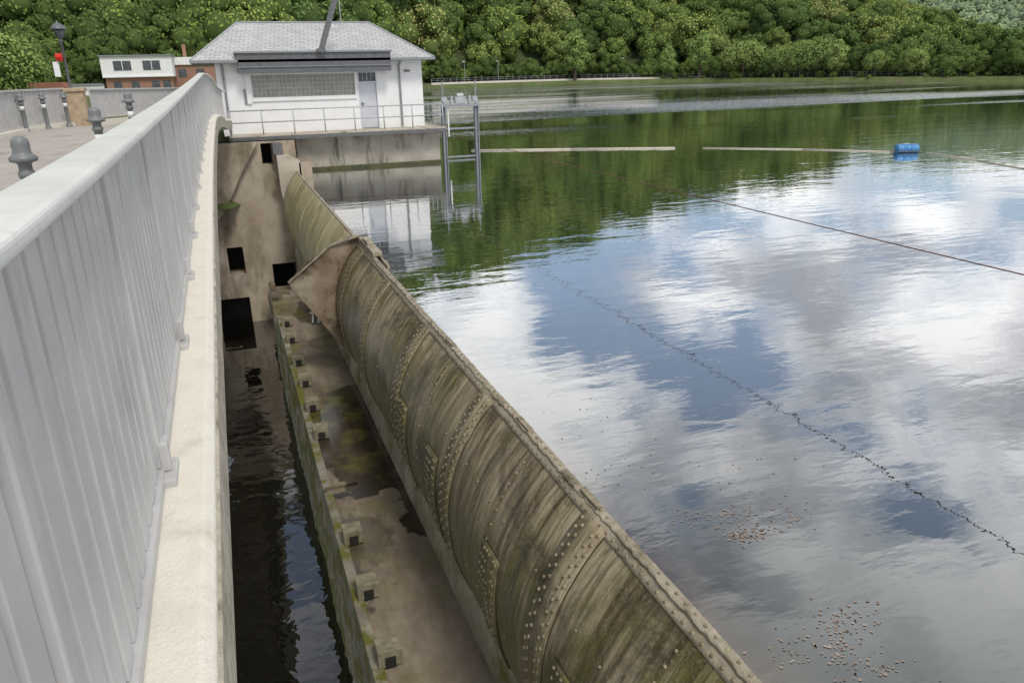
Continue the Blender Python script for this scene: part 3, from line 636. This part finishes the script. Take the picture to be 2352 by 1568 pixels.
V=[];F=[];FA=np.arange(20,110,2.);FR=np.linspace(420,950,14)
def fz(a,r):
    t=(r-420)/530; return -2+ (950*math.tan(math.radians(6.0+1.2*math.sin(a*.09+1))) )*t**1.1+8*math.sin(a*.5+r*.01)*t
for a in FA:
    for r in FR: V.append((r*math.sin(math.radians(a)),r*math.cos(math.radians(a)),fz(a,r)))
k=len(FR)
for i in range(len(FA)-1):
    for j in range(k-1): q=i*k+j; F.append((q,q+1,q+k+1,q+k))
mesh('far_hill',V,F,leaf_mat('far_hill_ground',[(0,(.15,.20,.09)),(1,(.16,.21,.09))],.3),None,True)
pts=[]
for R in np.arange(440,960,17):
    da=math.degrees(16/R)
    for a in np.arange(38,68,da):
        aa=a+random.uniform(-.4,.4)*da; rr=R+random.uniform(-5,5); ar=math.radians(aa); pts.append((rr*math.sin(ar),rr*math.cos(ar),fz(aa,rr)-3,random.uniform(17,26)))
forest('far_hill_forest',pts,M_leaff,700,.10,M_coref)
def tree(name,kind,a,dr,h,wfac=1,seed=1,nl=4200):
    ar=math.radians(a); r=shore(a)+dr; o=bpy.data.objects.new(name,tree_mesh(name,kind,seed,M_leafl,nl,.042,.5)); COL.objects.link(o); o.location=(r*math.sin(ar),r*math.cos(ar),ground(a,r)-.1); o.scale=(h*wfac,h*wfac,h); return o
tree('birch_tree','tall',25.1,3,13.8,1.1,11);tree('birch_tree','tall',31.6,4,8.5,1.1,12);tree('poplar_tree','tall',33.8,3,12.2,1,13);tree('oak_tree','round',36.7,5,8.8,1.35,14)
tree('willow_tree','dense',39.1,5,7.5,1,15);tree('willow_tree','dense',40.4,5,8.4,.9,16);tree('willow_tree','dense',41.4,6,8.6,1,17);tree('birch_tree','tall',42.6,4,8.6,1.1,18);tree('maple_tree','round',45,4,5.5,1,19);tree('maple_tree','dense',47.4,5,5.5,1,20);tree('maple_tree','round',49.5,4,4,1.2,21)
ar=math.radians(-11.8); o=bpy.data.objects.new('lime_tree',tree_mesh('lime_tree','dense',31,M_leafl,5000,.042,.5)); COL.objects.link(o); o.location=(95*math.sin(ar),95*math.cos(ar),.6); o.scale=(9,9,8)
# ---------------- houses ----------------
P_=empty('white_house',(-9.8,126,1.2)); P_.scale=(.95,.95,1.05)
MB().box(-4.6,4.6,0,8,0,2.6).out('brick_ground_floor',M_brick,P_); MB().box(-4.9,4.9,-.3,8.2,2.6,5.3).out('upper_floor',M_white,P_); MB().box(-5.1,5.1,-.6,8.4,5.3,5.45).out('flat_roof',M_trim,P_)
B=MB()
for x in(-3.2,.8): B.box(x,x+2.4,-.36,-.301,3.5,4.7)
for x in(-3.6,-1.2,1.6,3.2): B.box(x,x+1.1,-.06,-.001,.9,2.1)
B.out('windows',M_glass,P_)
B=MB()
for x in(-3.2,.8):
    B.box(x+1.15,x+1.25,-.4,-.362,3.5,4.7).box(x-.08,x,-.4,-.305,3.42,4.78).box(x+2.4,x+2.48,-.4,-.305,3.42,4.78)
B.box(-4.9,4.9,-.5,-.305,2.6,2.75).out('window_frames',M_bandw,P_)
MB().box(-9.5,-4.95,-1,4,0,1.7).out('garage',M_white,P_); MB().box(-9.8,-4.95,-1.2,4.2,1.7,1.9).out('garage_roof',M_trim,P_)
Q=empty('brick_house',(-2.8,134,1.2)); MB().box(-3,4,0,7,0,4.4).out('walls',M_brick,Q); MB().box(-3.2,4.2,-.3,7.2,4.4,5.5).out('roof_band',M_white,Q); MB().box(-2,-.8,-.05,-.002,2.6,3.8).box(.6,1.8,-.05,-.002,2.6,3.8).out('windows',M_glass,Q); MB().box(-1,-.5,2,2.5,5.4,7.4).out('chimney',M_brick,Q)
S_=empty('garden_shed',(-24,122,1.2)); MB().box(-5,5,0,4,0,1.6).out('walls',M_sand,S_); extr('roof',[(-5.4,1.6),(5.4,1.6),(4.8,2.3),(-4.8,2.3)],-.5,4.5,M_roofred,S_)
